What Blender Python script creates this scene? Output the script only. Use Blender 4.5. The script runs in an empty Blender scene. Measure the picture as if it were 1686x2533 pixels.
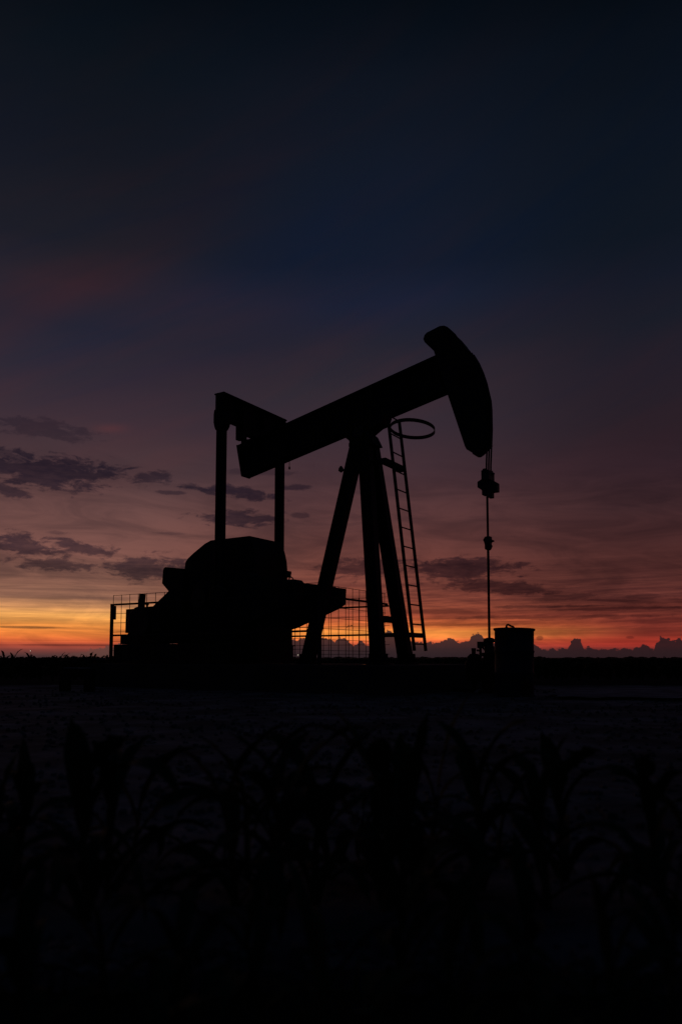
import bpy, bmesh, math, random
from mathutils import Vector, Matrix
C = bpy.context.scene.collection
SC = bpy.context.scene
rad = math.radians

# ------------------------------------------------------------------ camera
cam = bpy.data.cameras.new("camera")
cam.sensor_fit = 'VERTICAL'
cam.sensor_height = 36.0
cam.lens = 26.464
cam.shift_y = 0.078
cam.clip_start = 0.05
cam.clip_end = 20000
cob = bpy.data.objects.new("camera", cam)
C.objects.link(cob)
cam.dof.use_dof = True
cam.dof.focus_distance = 11.3
cam.dof.aperture_fstop = 2.8
cob.location = (0, 0, 0.5)
cob.rotation_euler = (rad(95.0), 0, 0)
SC.camera = cob

SC.view_settings.view_transform = 'Standard'
SC.view_settings.look = 'None'
SC.view_settings.exposure = 0.0
SC.view_settings.gamma = 1.0

# ------------------------------------------------------------------ world (dusk sky)
def lin(c):
    o = []
    for v in c[:3]:
        v = v / 255.0
        o.append(v / 12.92 if v <= 0.04045 else ((v + 0.055) / 1.055) ** 2.4)
    return (o[0], o[1], o[2], 1.0)

W = bpy.data.worlds.new("World")
SC.world = W
W.use_nodes = True
nt = W.node_tree
for n in list(nt.nodes):
    nt.nodes.remove(n)

class NB:
    """small node-graph writer"""
    def __init__(self, nt):
        self.nt = nt
    def n(self, t, **kw):
        nd = self.nt.nodes.new(t)
        for k, v in kw.items():
            setattr(nd, k, v)
        return nd
    def put(self, sock, v):
        if isinstance(v, bpy.types.NodeSocket):
            self.nt.links.new(v, sock)
        elif v is not None:
            sock.default_value = v
    def m(self, op, a, b=None, c=None, clamp=False):
        nd = self.n('ShaderNodeMath', operation=op, use_clamp=clamp)
        self.put(nd.inputs[0], a); self.put(nd.inputs[1], b); self.put(nd.inputs[2], c)
        return nd.outputs[0]
    def v(self, op, a, b=None):
        nd = self.n('ShaderNodeVectorMath', operation=op)
        self.put(nd.inputs[0], a); self.put(nd.inputs[1], b)
        return nd.outputs['Value'] if op in ('LENGTH', 'DOT_PRODUCT', 'DISTANCE') else nd.outputs[0]
    def xyz(self, x, y, z=0.0):
        nd = self.n('ShaderNodeCombineXYZ')
        self.put(nd.inputs[0], x); self.put(nd.inputs[1], y); self.put(nd.inputs[2], z)
        return nd.outputs[0]
    def noise(self, vec, scale=1.0, detail=4.0, rough=0.55, lac=2.0, dist=0.0, col=False):
        nd = self.n('ShaderNodeTexNoise')
        self.put(nd.inputs['Vector'], vec)
        nd.inputs['Scale'].default_value = scale
        nd.inputs['Detail'].default_value = detail
        nd.inputs['Roughness'].default_value = rough
        nd.inputs['Lacunarity'].default_value = lac
        nd.inputs['Distortion'].default_value = dist
        return nd.outputs['Color' if col else 'Fac']
    def smooth(self, x, a, b, lo=0.0, hi=1.0):
        nd = self.n('ShaderNodeMapRange', interpolation_type='SMOOTHSTEP')
        self.put(nd.inputs['Value'], x)
        nd.inputs['From Min'].default_value = a; nd.inputs['From Max'].default_value = b
        nd.inputs['To Min'].default_value = lo; nd.inputs['To Max'].default_value = hi
        return nd.outputs[0]
    def mix(self, f, a, b, mode='MIX'):
        nd = self.n('ShaderNodeMix', data_type='RGBA', blend_type=mode)
        nd.clamp_factor = True
        self.put(nd.inputs[0], f); self.put(nd.inputs[6], a); self.put(nd.inputs[7], b)
        return nd.outputs[2]
    def ramp(self, f, stops, interp='LINEAR'):
        nd = self.n('ShaderNodeValToRGB')
        nd.color_ramp.interpolation = interp
        el = nd.color_ramp.elements
        el[0].position, el[0].color = stops[0][0], stops[0][1]
        el[1].position, el[1].color = stops[-1][0], stops[-1][1]
        for p, c in stops[1:-1]:
            e = el.new(p); e.color = c
        self.put(nd.inputs[0], f)
        return nd.outputs[0]

b = NB(nt)
tc = b.n('ShaderNodeTexCoord')
sep = b.n('ShaderNodeSeparateXYZ')
nt.links.new(tc.outputs['Generated'], sep.inputs[0])
az = b.m('MULTIPLY', b.m('ARCTAN2', sep.outputs[0], sep.outputs[1]), 57.29578)   # degrees, 0 = +Y
el = b.m('MULTIPLY', b.m('ARCSINE', sep.outputs[2]), 57.29578)                    # degrees above horizon

ELS = [0.0, .26, .59, .92, 1.25, 1.58, 1.91, 2.40, 3.06, 3.73, 4.39, 5.71, 7.69, 10.33, 13.59, 16.79, 19.92, 22.97, 25.91, 28.74, 34.04, 38.85, 43.18]
LEFT = [(60,44,46),(88,56,54),(128,64,56),(174,76,56),(212,100,55),(228,122,58),(236,136,62),(238,153,72),(234,168,90),(200,142,94),(140,100,80),(124,87,74),(118,80,73),(103,72,69),(73,54,58),(59,46,55),(47,41,52),(37,36,49),(40,34,44),(29,29,38),(21,23,32),(12,18,26),(5,10,17)]
MID = [(54,40,42),(70,50,48),(120,62,56),(185,78,58),(235,112,62),(248,148,68),(245,158,70),(222,122,62),(160,82,56),(142,78,56),(128,72,56),(114,68,57),(100,63,57),(87,59,58),(69,49,54),(56,44,53),(48,41,50),(34,35,48),(26,32,50),(20,27,43),(18,24,37),(14,20,31),(6,12,20)]
RIGHT = [(50,36,40),(56,40,42),(110,44,40),(170,52,42),(172,57,43),(146,56,43),(128,54,42),(122,54,43),(108,53,43),(95,49,41),(85,47,42),(77,45,41),(68,42,41),(57,39,42),(47,33,40),(40,31,39),(36,30,40),(26,28,39),(20,25,38),(15,22,33),(14,20,30),(9,15,24),(3,8,14)]

# slow undulation of the colour layers
und = b.noise(b.xyz(b.m('MULTIPLY', az, .05), b.m('MULTIPLY', el, .16), 3.1), 1.0, 3.0)
amp = b.m('MINIMUM', b.m('MULTIPLY', el, .16), 2.6)
el2 = b.m('ADD', el, b.m('MULTIPLY', b.m('SUBTRACT', und, .5), amp))
fac = b.m('DIVIDE', el2, 45.0, clamp=True)
rl = b.ramp(fac, [(e / 45.0, lin(c)) for e, c in zip(ELS, LEFT)])
rm = b.ramp(fac, [(e / 45.0, lin(c)) for e, c in zip(ELS, MID)])
rr = b.ramp(fac, [(e / 45.0, lin(c)) for e, c in zip(ELS, RIGHT)])
sl = b.smooth(az, 0.0, -19.0)
sr = b.smooth(az, 3.0, 23.0)
sky = b.mix(sl, rm, rl)
sky = b.mix(sr, sky, rr)
# the rest of the horizon, away from the glow, is already night blue
BACK = [(9,11,19)]*3 + [(10,12,20)]*6 + [(10,12,20)]*6 + [(9,12,20)]*4 + [(8,11,18)]*3 + [(6,10,16)]
rb = b.ramp(fac, [(e / 45.0, lin(c)) for e, c in zip(ELS, BACK)])
away = b.smooth(b.m('ABSOLUTE', b.m('ADD', az, 4.0)), 34.0, 85.0)
sky = b.mix(away, sky, rb)

# upper sky: wide slanting veils, warm against blue
ca, sa = math.cos(rad(23)), math.sin(rad(23))
along = b.m('ADD', b.m('MULTIPLY', az, ca), b.m('MULTIPLY', el, sa))
across = b.m('SUBTRACT', b.m('MULTIPLY', el, ca), b.m('MULTIPLY', az, sa))
veil = b.noise(b.xyz(b.m('MULTIPLY', along, .035), b.m('MULTIPLY', across, .26), 7.7), 1.0, 6.0, .55, 2.0, .4)
hi = b.smooth(el, 9.0, 22.0)
warm = b.m('MULTIPLY', b.smooth(veil, .48, .68), hi)
cool = b.m('MULTIPLY', b.smooth(veil, .50, .30), hi)
sky = b.mix(b.m('MULTIPLY', warm, b.smooth(az, 18.0, -4.0, .5, .7)), sky, b.mix(1.0, sky, (1.38, 1.02, .96, 1), 'MULTIPLY'))
sky = b.mix(b.m('MULTIPLY', cool, .8), sky, b.mix(1.0, sky, (.78, .93, 1.06, 1), 'MULTIPLY'))
# placed veils: reddish one low left, blue gap in the middle
def spot(cx, cy, rx, ry, tilt):
    dx = b.m('SUBTRACT', az, cx); dy = b.m('SUBTRACT', el, cy)
    c_, s_ = math.cos(rad(tilt)), math.sin(rad(tilt))
    u = b.m('DIVIDE', b.m('ADD', b.m('MULTIPLY', dx, c_), b.m('MULTIPLY', dy, s_)), rx)
    v = b.m('DIVIDE', b.m('SUBTRACT', b.m('MULTIPLY', dy, c_), b.m('MULTIPLY', dx, s_)), ry)
    d2 = b.m('ADD', b.m('MULTIPLY', u, u), b.m('MULTIPLY', v, v))
    return b.m('EXPONENT', b.m('MULTIPLY', d2, -1.0))
soft = b.noise(b.xyz(b.m('MULTIPLY', along, .12), b.m('MULTIPLY', across, .5), 1.3), 1.0, 4.0, .55)
softm = b.smooth(soft, .25, .75, .55, 1.1)
sky = b.mix(b.m('MULTIPLY', spot(-22.5, 23.9, 7.5, 1.5, 27), softm), sky, b.mix(1.0, sky, (1.20, 1.0, .96, 1), 'MULTIPLY'))
sky = b.mix(b.m('MULTIPLY', spot(-22.0, 20.9, 8.0, 1.5, 24), softm), sky, b.mix(1.0, sky, (.84, .96, 1.05, 1), 'MULTIPLY'))
sky = b.mix(b.m('MULTIPLY', spot(3.0, 31.0, 12, 3.6, 18), softm), sky, b.mix(1.0, sky, (.92, .98, 1.06, 1), 'MULTIPLY'))
sky = b.mix(b.m('MULTIPLY', spot(6.0, 27.0, 8.0, 2.0, 12), softm), sky, b.mix(1.0, sky, (.92, .98, 1.07, 1), 'MULTIPLY'))

sky = b.mix(b.m('MULTIPLY', spot(-10.0, 32.5, 11.0, 1.7, 31), softm), sky, b.mix(1.0, sky, (1.30, .98, .94, 1), 'MULTIPLY'))
sky = b.mix(b.m('MULTIPLY', spot(-11.0, 26.6, 15.0, 2.0, 24), softm), sky, b.mix(1.0, sky, (.87, .97, 1.09, 1), 'MULTIPLY'))
sky = b.mix(b.m('MULTIPLY', spot(-7.0, 22.6, 15.0, 1.7, 18), softm), sky, b.mix(1.0, sky, (1.2, .96, .98, 1), 'MULTIPLY'))
sky = b.mix(b.m('MULTIPLY', spot(13.0, 24.5, 9.0, 1.6, 14), softm), sky, b.mix(1.0, sky, (1.25, .98, .96, 1), 'MULTIPLY'))
sky = b.mix(spot(-17.4, 16.5, 1.2, .32, 4), sky, b.mix(1.0, sky, (1.5, 1.08, 1.0, 1), 'MULTIPLY'))
sky = b.mix(b.smooth(el, 44.0, 62.0), sky, lin((6, 13, 29)))
# rosier towards the right and the middle heights
rosy = b.m('MULTIPLY', b.m('MULTIPLY', b.smooth(el, 18.0, 9.0), b.smooth(el, .8, 2.5)), b.smooth(az, -16.0, 8.0, .25, 1.0))
sky = b.mix(rosy, sky, b.mix(1.0, sky, (1.03, .86, .88, 1), 'MULTIPLY'))
# cirrus streaks low down
st1 = b.noise(b.xyz(b.m('MULTIPLY', az, .13), b.m('MULTIPLY', b.m('MULTIPLY_ADD', az, .05, el), .62), 11.0), 1.0, 8.0, .58, 2.1, .9)
st3 = b.noise(b.xyz(b.m('MULTIPLY', az, .22), b.m('MULTIPLY', b.m('MULTIPLY_ADD', az, -.03, el), 3.4), 71.0), 1.0, 8.0, .68, 2.1, 1.1)
st2 = b.noise(b.xyz(b.m('MULTIPLY', az, .06), b.m('MULTIPLY', el, 3.0), 21.0), 1.0, 7.0, .62, 2.0, .6)
lowm = b.m('MULTIPLY', b.smooth(el, 17.0, 9.0), b.smooth(el, .2, 1.2))
k1 = b.smooth(st1, .28, .72, .70, 1.26)
sky = b.mix(lowm, sky, b.mix(1.0, sky, b.xyz(k1, b.m('MULTIPLY_ADD', k1, .9, .1), b.m('MULTIPLY_ADD', k1, .75, .25)), 'MULTIPLY'))
lowm2 = b.m('MULTIPLY', b.smooth(el, 9.5, 3.0), b.smooth(el, .2, .9))
k2 = b.smooth(st2, .27, .73, .72, 1.24)
sky = b.mix(lowm2, sky, b.mix(1.0, sky, b.xyz(k2, k2, b.m('MULTIPLY_ADD', k2, .8, .2)), 'MULTIPLY'))

k3 = b.m('MULTIPLY', b.smooth(st3, .32, .70, .66, 1.22), 1.0)
sky = b.mix(b.m('MULTIPLY', b.m('MULTIPLY', b.smooth(el, 8.0, 4.5), b.smooth(el, 1.4, 2.6)), b.smooth(az, -14.0, 6.0, .35, .95)), sky, b.mix(1.0, sky, b.xyz(k3, b.m('MULTIPLY_ADD', k3, .95, .03), b.m('MULTIPLY_ADD', k3, .7, .3)), 'MULTIPLY'))
# dark stratocumulus patches, each at its own bearing and height
CLOUDS=[(-21.62,13.12,5.58,1.20,0,1),(-23.86,11.57,1.42,0.42,0,0.9),(-22.01,16.08,3.58,0.65,-4,0.5),(-13.99,13.26,1.60,0.44,0,0.85),(-12.85,12.21,1.28,0.16,0,0.7),(-8.14,12.43,3.48,0.45,-4,1),(-3.66,12.88,1.27,0.23,3,0.8),(-7.79,10.46,3.31,0.65,0,0.95),(-3.15,10.77,0.74,0.23,0,0.6),(-22.88,7.86,2.75,0.73,-6,1),(-19.24,7.89,2.26,0.50,-8,0.95),(-21.11,6.63,2.80,0.46,0,0.9),(-14.47,6.62,3.16,0.90,3,1),(9.12,6.68,4.2,0.85,0,1),(11.35,5.34,5.2,0.55,-5,.9),(1.87,6.77,3.65,0.78,2,.85),(15.0,3.74,4.2,0.13,0,0.75),(20.0,3.50,5.0,0.15,0,0.7),(16.6,4.42,2.8,0.26,3,0.6),(20.5,4.05,3.2,0.12,-3,0.6),(23.5,3.95,2.6,0.2,0,0.5),(-22.68,2.13,2.6,0.10,0,1),(-19.19,0.90,4.84,0.09,0,0.7),(-14.99,1.94,2.50,0.08,0,0.6),(16.00,2.95,7.61,0.19,0,0.6),(10.02,2.46,4.11,0.13,0,0.5),(21.96,4.32,1.69,0.21,0,0.5),(14.73,1.43,0.25,0.19,0,0.7),(20.95,1.44,0.32,0.12,0,0.6),(-20.89,8.89,0.88,0.15,0,0.5),(-12.95,9.20,1.12,0.13,0,0.4),(15.12,5.03,1.84,0.26,0,0.4),(-24.23,13.91,1.99,0.41,-10,0.6),(-6.51,13.98,3.01,0.29,0,0.4)]
edge = b.noise(b.xyz(b.m('MULTIPLY', az, .62), b.m('MULTIPLY', el, 1.7), 31.0), 1.0, 9.0, .66, 2.1, .35)
edge = b.m('SUBTRACT', edge, .5)
cl = None
for cx, cy, rx, ry, tilt, s in CLOUDS:
    dx = b.m('SUBTRACT', az, cx)
    dy = b.m('SUBTRACT', el, cy)
    if tilt:
        dy = b.m('MULTIPLY_ADD', dx, -math.tan(rad(tilt)), dy)
    u = b.m('DIVIDE', dx, rx); v = b.m('DIVIDE', dy, ry)
    d = b.m('SQRT', b.m('ADD', b.m('MULTIPLY', u, u), b.m('MULTIPLY', v, v)))
    amp_e = 3.4 if ry > .3 else (2.4 if ry > .12 else .7)
    f = b.m('MULTIPLY_ADD', edge, amp_e, b.m('SUBTRACT', 1.0, d))
    f = b.smooth(f, -.18, .42 if ry > .12 else .45, 0.0, s)
    cl = f if cl is None else b.m('MAXIMUM', cl, f)
inner = b.smooth(b.noise(b.xyz(b.m('MULTIPLY', az, .9), b.m('MULTIPLY', el, 3.4), 41.0), 1.0, 5.0, .6), .3, .7, .82, 1.0)
cl = b.m('MULTIPLY', cl, inner)
cdark = b.mix(b.smooth(el, 3.0, 12.0), (.27, .30, .42, 1), (.26, .31, .47, 1))
sky = b.mix(cl, sky, b.mix(1.0, sky, cdark, 'MULTIPLY'))

# cumulus bank standing along the horizon
BANK=[(-24.28,0.16),(-21.68,0.14),(-18.99,0.37),(-17.90,0.67),(-17.07,0.84),(-15.37,1.03),(-12.77,1.10),(-9.82,1.17),(-6.21,1.37),(-4.38,1.46),(-3.85,1.49),(-3.36,1.28),(-3.11,1.49),(-2.54,1.36),(-1.55,1.51),(-1.14,1.51),(-0.85,1.32),(-0.73,1.49),(-0.50,1.24),(-0.36,1.20),(-0.23,1.51),(0.26,1.56),(0.47,1.26),(1.04,0.95),(1.33,1.08),(1.39,1.28),(1.58,1.42),(1.76,1.20),(1.82,0.95),(2.11,0.95),(2.89,1.24),(3.22,1.90),(3.39,1.98),(3.63,2.11),(3.84,1.98),(4.04,1.65),(5.61,1.17),(6.54,1.13),(7.47,1.22),(8.00,1.36),(8.33,1.56),(8.59,1.30),(9.18,1.16),(9.60,1.23),(9.81,1.78),(10.23,1.88),(10.62,1.71),(10.81,1.48),(11.26,1.22),(12.67,1.08),(14.38,1.01),(14.69,0.79),(15.19,0.71),(16.07,0.76),(16.78,0.78),(16.89,1.13),(16.97,1.47),(17.20,1.62),(17.56,1.44),(17.64,1.12),(17.70,0.78),(18.15,0.90),(18.63,0.67),(19.83,0.75),(20.54,0.80),(21.13,0.70),(21.72,0.99),(22.09,1.05),(22.23,0.77),(22.63,0.76),(22.74,1.21),(22.89,1.58),(23.34,1.52),(23.67,1.32),(24.33,1.39)]
fc = b.n('ShaderNodeFloatCurve')
cv = fc.mapping.curves[0]
fc.mapping.use_clip = True
pts = [((a + 30) / 60, e / 4) for a, e in BANK]
cv.points[0].location = (0.0, 0.06)
cv.points[-1].location = (1.0, 0.25)
for x, y in pts:
    cv.points.new(x, y)
for p in cv.points:
    p.handle_type = 'VECTOR'
fc.mapping.update()
puff = b.noise(b.xyz(b.m('MULTIPLY', az, 2.6), b.m('MULTIPLY', el, 3.2), 51.0), 1.0, 6.0, .62)
puff2 = b.noise(b.xyz(b.m('MULTIPLY', az, 2.0), b.m('MULTIPLY', el, 2.0), 61.0), 1.0, 4.0, .6)
az_w = b.m('MULTIPLY_ADD', b.m('SUBTRACT', puff2, .5), .35, az)
b.put(fc.inputs['Value'], b.m('DIVIDE', b.m('ADD', az_w, 30.0), 60.0, clamp=True))
top = b.m('SUBTRACT', b.m('MULTIPLY', fc.outputs[0], 4.0), b.smooth(az, 9.0, 14.0, 0.0, .10))
hgt = b.m('SUBTRACT', b.m('MULTIPLY_ADD', b.m('SUBTRACT', puff, .5), .9, top), el)
bank = b.m('MULTIPLY', b.smooth(hgt, -.01, .045), b.smooth(az, -23.0, -16.0, 0.0, .97))
bank_col = b.ramp(b.m('DIVIDE', el, 2.2, clamp=True), [(0, lin((46,33,37))), (.3, lin((52,37,39))), (.6, lin((60,41,41))), (1, lin((65,45,44)))])
bank_col = b.mix(b.smooth(az, 5.0, 20.0, 0.0, .9), bank_col, lin((43,27,30)))
bank_col = b.mix(b.smooth(az, -5.0, -17.0), bank_col, lin((98,66,60)))
bank_col = b.mix(b.smooth(puff, .3, .7, .0, .25), bank_col, b.mix(1.0, bank_col, (.75, .75, .8, 1), 'MULTIPLY'))
sky = b.mix(bank, sky, bank_col)
# below the horizon only dark land
sky = b.mix(b.smooth(el, -.1, -1.5), sky, lin((14, 12, 14)))

nish = b.n('ShaderNodeTexSky', sky_type='NISHITA')
nish.sun_disc = False
nish.sun_elevation = rad(-11.0)
nish.sun_rotation = rad(-12.0)
bg1 = b.n('ShaderNodeBackground'); bg1.inputs['Strength'].default_value = 1.0
bg2 = b.n('ShaderNodeBackground'); bg2.inputs['Strength'].default_value = 0.05
nt.links.new(sky, bg1.inputs['Color'])
nt.links.new(nish.outputs[0], bg2.inputs['Color'])
add = b.n('ShaderNodeAddShader')
nt.links.new(bg1.outputs[0], add.inputs[0]); nt.links.new(bg2.outputs[0], add.inputs[1])
wo = b.n('ShaderNodeOutputWorld')
nt.links.new(add.outputs[0], wo.inputs['Surface'])

# the last of the sun, all but gone, low behind the machine to the left
sun = bpy.data.lights.new("sun", 'SUN')
sun.energy = 0.004
sun.angle = rad(8)
sun.color = (1.0, .62, .38)
so = bpy.data.objects.new("sun", sun); C.objects.link(so)
sd = Vector((math.sin(rad(-12)), math.cos(rad(-12)), math.sin(rad(1.5))))
so.rotation_euler = (-sd).to_track_quat('-Z', 'Y').to_euler()

# ------------------------------------------------------------------ materials
def material(name, base, rough=.6, metal=0.0, vary=.35, scale=6.0, second=None, thr=(.5, .65), bump=.15, bscale=40.0, stretch=(1, 1, 1), spec=.5):
    m = bpy.data.materials.new(name); m.use_nodes = True
    q = NB(m.node_tree)
    bs = m.node_tree.nodes['Principled BSDF']
    t = q.n('ShaderNodeTexCoord')
    p = q.v('MULTIPLY', t.outputs['Object'], stretch)
    n1 = q.noise(p, scale, 6.0, .6)
    lo = tuple(c * (1 - vary) for c in base) + (1,)
    hi_ = tuple(min(1, c * (1 + vary)) for c in base) + (1,)
    col = q.mix(q.smooth(n1, .3, .7), lo, hi_)
    r = rough
    if second:
        n2 = q.noise(p, scale * .55, 7.0, .65)
        f = q.smooth(n2, thr[0], thr[1])
        col = q.mix(f, col, tuple(second) + (1,))
        r = q.m('MULTIPLY_ADD', f, .25, rough)
        if metal:
            q.put(bs.inputs['Metallic'], q.m('MULTIPLY_ADD', f, -metal, metal))
    q.put(bs.inputs['Base Color'], col)
    q.put(bs.inputs['Roughness'], r)
    if metal and not second:
        bs.inputs['Metallic'].default_value = metal
    bs.inputs['Specular IOR Level'].default_value = spec
    bp = q.n('ShaderNodeBump'); bp.inputs['Strength'].default_value = bump
    bp.inputs['Distance'].default_value = .02
    q.put(bp.inputs['Height'], q.noise(p, bscale, 5.0, .6))
    m.node_tree.links.new(bp.outputs[0], bs.inputs['Normal'])
    return m

M = {}
M['paint'] = material('dark_painted_steel', (.035, .036, .038), .62, 0, .3, 3.0, (.055, .03, .02), (.56, .70), .12, 30, spec=.3)
M['steel'] = material('worn_steel', (.10, .095, .09), .5, .6, .3, 8.0, (.07, .035, .02), (.52, .66), .15, 50)
M['rust'] = material('rusty_steel', (.075, .042, .028), .75, 0, .4, 9.0, None, bump=.25, bscale=60, spec=.2)
M['wire'] = material('dull_wire', (.035, .033, .03), .7, 0, .3, 20.0)
M['cable'] = material('greasy_cable', (.03, .028, .026), .5, .3, .3, 60.0)
M['engine'] = material('engine_enamel', (.05, .045, .03), .6, 0, .3, 4.0, (.05, .03, .02), (.55, .68), spec=.3)
M['drum'] = material('drum_paint', (.035, .05, .075), .6, 0, .3, 5.0, (.075, .035, .02), (.50, .62), .15, 40, spec=.35)
M['concrete'] = material('stained_concrete', (.10, .095, .09), .9, 0, .25, 2.0, (.09, .085, .08), (.52, .7), .3, 35, spec=.2)
M['sand'] = material('pale_caliche', (.275, .27, .268), .95, 0, .4, 2.6, (.13, .125, .123), (.45, .62), .6, 18, spec=.15)
M['soil'] = material('dark_field_soil', (.05, .042, .035), .95, 0, .35, .5, (.035, .045, .02), (.5, .6), .6, 12, spec=.1)
M['leaf'] = material('corn_leaf', (.035, .065, .022), .75, 0, .3, 14.0, None, bump=.25, bscale=90, stretch=(1, 1, .3), spec=.3)
M['stalk'] = material('corn_stalk', (.07, .085, .035), .6, 0, .3, 20.0, None, spec=.3)
M['crop'] = material('distant_crop', (.04, .055, .02), .85, 0, .3, 3.0, None, spec=.1)
M['pipe'] = material('glint_metal', (.32, .31, .30), .35, .8, .2, 6.0)  # shiny metal for the pipes added as glints
M['tie'] = material('weathered_tie', (.06, .05, .04), .9, 0, .3, 6.0, spec=.1)
wm = bpy.data.materials.new('glint_gloss'); wm.use_nodes = True  # mirror-dark gloss for the added glint sheet, no real water
q = NB(wm.node_tree); bs = wm.node_tree.nodes['Principled BSDF']
bs.inputs['Base Color'].default_value = (.02, .02, .02, 1); bs.inputs['Roughness'].default_value = .06
bp = q.n('ShaderNodeBump'); bp.inputs['Strength'].default_value = .03
t = q.n('ShaderNodeTexCoord')
q.put(bp.inputs['Height'], q.noise(t.outputs['Object'], 5.0, 3.0)); wm.node_tree.links.new(bp.outputs[0], bs.inputs['Normal'])
M['glint'] = wm
lm = bpy.data.materials.new('lit_bulb'); lm.use_nodes = True
bs = lm.node_tree.nodes['Principled BSDF']
bs.inputs['Emission Color'].default_value = (1, .85, .65, 1); bs.inputs['Emission Strength'].default_value = 1.2
M['bulb'] = lm

# ------------------------------------------------------------------ mesh helpers
class MB:
    def __init__(s):
        s.bm = bmesh.new()
    def box(s, lo, hi, rot=None):
        vs = [Vector((x, y, z)) for x in (lo[0], hi[0]) for y in (lo[1], hi[1]) for z in (lo[2], hi[2])]
        if rot:
            vs = [rot @ v for v in vs]
        v = [s.bm.verts.new(p) for p in vs]
        for f in ((0,1,3,2),(4,6,7,5),(0,4,5,1),(2,3,7,6),(0,2,6,4),(1,5,7,3)):
            s.bm.faces.new([v[i] for i in f])
        return s
    def beam(s, a, b_, w, h, up=(0, 1, 0), w2=None, h2=None):
        """rectangular bar from a to b; w along 'up' x axis, h along the third axis"""
        a, b_ = Vector(a), Vector(b_)
        d = (b_ - a).normalized(); u = Vector(up)
        n = d.cross(u).normalized(); u = n.cross(d).normalized()
        w2 = w if w2 is None else w2; h2 = h if h2 is None else h2
        r0 = [a + u * (i * w / 2) + n * (j * h / 2) for i, j in ((-1,-1),(1,-1),(1,1),(-1,1))]
        r1 = [b_ + u * (i * w2 / 2) + n * (j * h2 / 2) for i, j in ((-1,-1),(1,-1),(1,1),(-1,1))]
        v0 = [s.bm.verts.new(p) for p in r0]; v1 = [s.bm.verts.new(p) for p in r1]
        s.bm.faces.new(v0[::-1]); s.bm.faces.new(v1)
        for i in range(4):
            s.bm.faces.new((v0[i], v0[(i+1)%4], v1[(i+1)%4], v1[i]))
        return s
    def ibeam(s, a, b_, w, h, up=(0, 1, 0), tf=.02, tw=.014):
        """wide-flange section: flanges of width w (along up), depth h"""
        a, b_ = Vector(a), Vector(b_)
        d = (b_ - a).normalized(); u = Vector(up)
        n = d.cross(u).normalized(); u = n.cross(d).normalized()
        pr = [(-w/2,-h/2),(w/2,-h/2),(w/2,-h/2+tf),(tw/2,-h/2+tf),(tw/2,h/2-tf),(w/2,h/2-tf),(w/2,h/2),(-w/2,h/2),(-w/2,h/2-tf),(-tw/2,h/2-tf),(-tw/2,-h/2+tf),(-w/2,-h/2+tf)]
        v0 = [s.bm.verts.new(a + u*x + n*y) for x, y in pr]
        v1 = [s.bm.verts.new(b_ + u*x + n*y) for x, y in pr]
        k = len(pr)
        s.bm.faces.new(v0[::-1]); s.bm.faces.new(v1)
        for i in range(k):
            s.bm.faces.new((v0[i], v0[(i+1)%k], v1[(i+1)%k], v1[i]))
        return s
    def prism(s, poly, y0, y1):
        """polygon in X,Z pushed from y0 to y1"""
        v0 = [s.bm.verts.new((x, y0, z)) for x, z in poly]
        v1 = [s.bm.verts.new((x, y1, z)) for x, z in poly]
        k = len(poly)
        s.bm.faces.new(v0); s.bm.faces.new(v1[::-1])
        for i in range(k):
            s.bm.faces.new((v0[(i+1)%k], v0[i], v1[i], v1[(i+1)%k]))
        return s
    def tube(s, pts, r, seg=8, r2=None, closed=False):
        P = [Vector(p) for p in pts]
        rings = []
        n = len(P)
        ref = None
        for i, p in enumerate(P):
            if closed:
                d = (P[(i+1) % n] - P[i-1]).normalized()
            else:
                d = (P[min(i+1, n-1)] - P[max(i-1, 0)]).normalized()
            if ref is None:
                ref = Vector((0, 0, 1)) if abs(d.z) < .9 else Vector((1, 0, 0))
            u = d.cross(ref).normalized(); w = u.cross(d).normalized()
            ref = w
            rr_ = r if r2 is None else r + (r2 - r) * i / (n - 1)
            rings.append([s.bm.verts.new(p + u * (rr_ * math.cos(2*math.pi*k/seg)) + w * (rr_ * math.sin(2*math.pi*k/seg))) for k in range(seg)])
        m_ = n if closed else n - 1
        for i in range(m_):
            A, B = rings[i], rings[(i+1) % n]
            for k in range(seg):
                s.bm.faces.new((A[k], A[(k+1)%seg], B[(k+1)%seg], B[k]))
        if not closed:
            s.bm.faces.new(rings[0][::-1]); s.bm.faces.new(rings[-1])
        return s
    def lathe(s, prof, seg=24, origin=(0, 0, 0), axis='z'):
        o = Vector(origin)
        def pt(r, h, a):
            c_, s_ = r*math.cos(a), r*math.sin(a)
            return o + (Vector((c_, s_, h)) if axis == 'z' else Vector((c_, h, s_)) if axis == 'y' else Vector((h, c_, s_)))
        rings = [[s.bm.verts.new(pt(max(r, 1e-4), h, 2*math.pi*k/seg)) for k in range(seg)] for r, h in prof]
        for A, B in zip(rings, rings[1:]):
            for k in range(seg):
                s.bm.faces.new((A[k], A[(k+1)%seg], B[(k+1)%seg], B[k]))
        s.bm.faces.new(rings[0][::-1]); s.bm.faces.new(rings[-1])
        return s
    def build(s, name, mat, parent=None, bevel=0.0, smooth=False):
        bmesh.ops.recalc_face_normals(s.bm, faces=s.bm.faces[:])
        me = bpy.data.meshes.new(name); s.bm.to_mesh(me); s.bm.free()
        me.materials.append(mat)
        if smooth:
            for p in me.polygons: p.use_smooth = True
            me.set_sharp_from_angle(angle=rad(40))
        o = bpy.data.objects.new(name, me); C.objects.link(o)
        o.parent = parent
        if bevel:
            md = o.modifiers.new('bevel', 'BEVEL'); md.width = bevel; md.segments = 2; md.limit_method = 'ANGLE'; md.angle_limit = rad(35)
        return o

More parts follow.
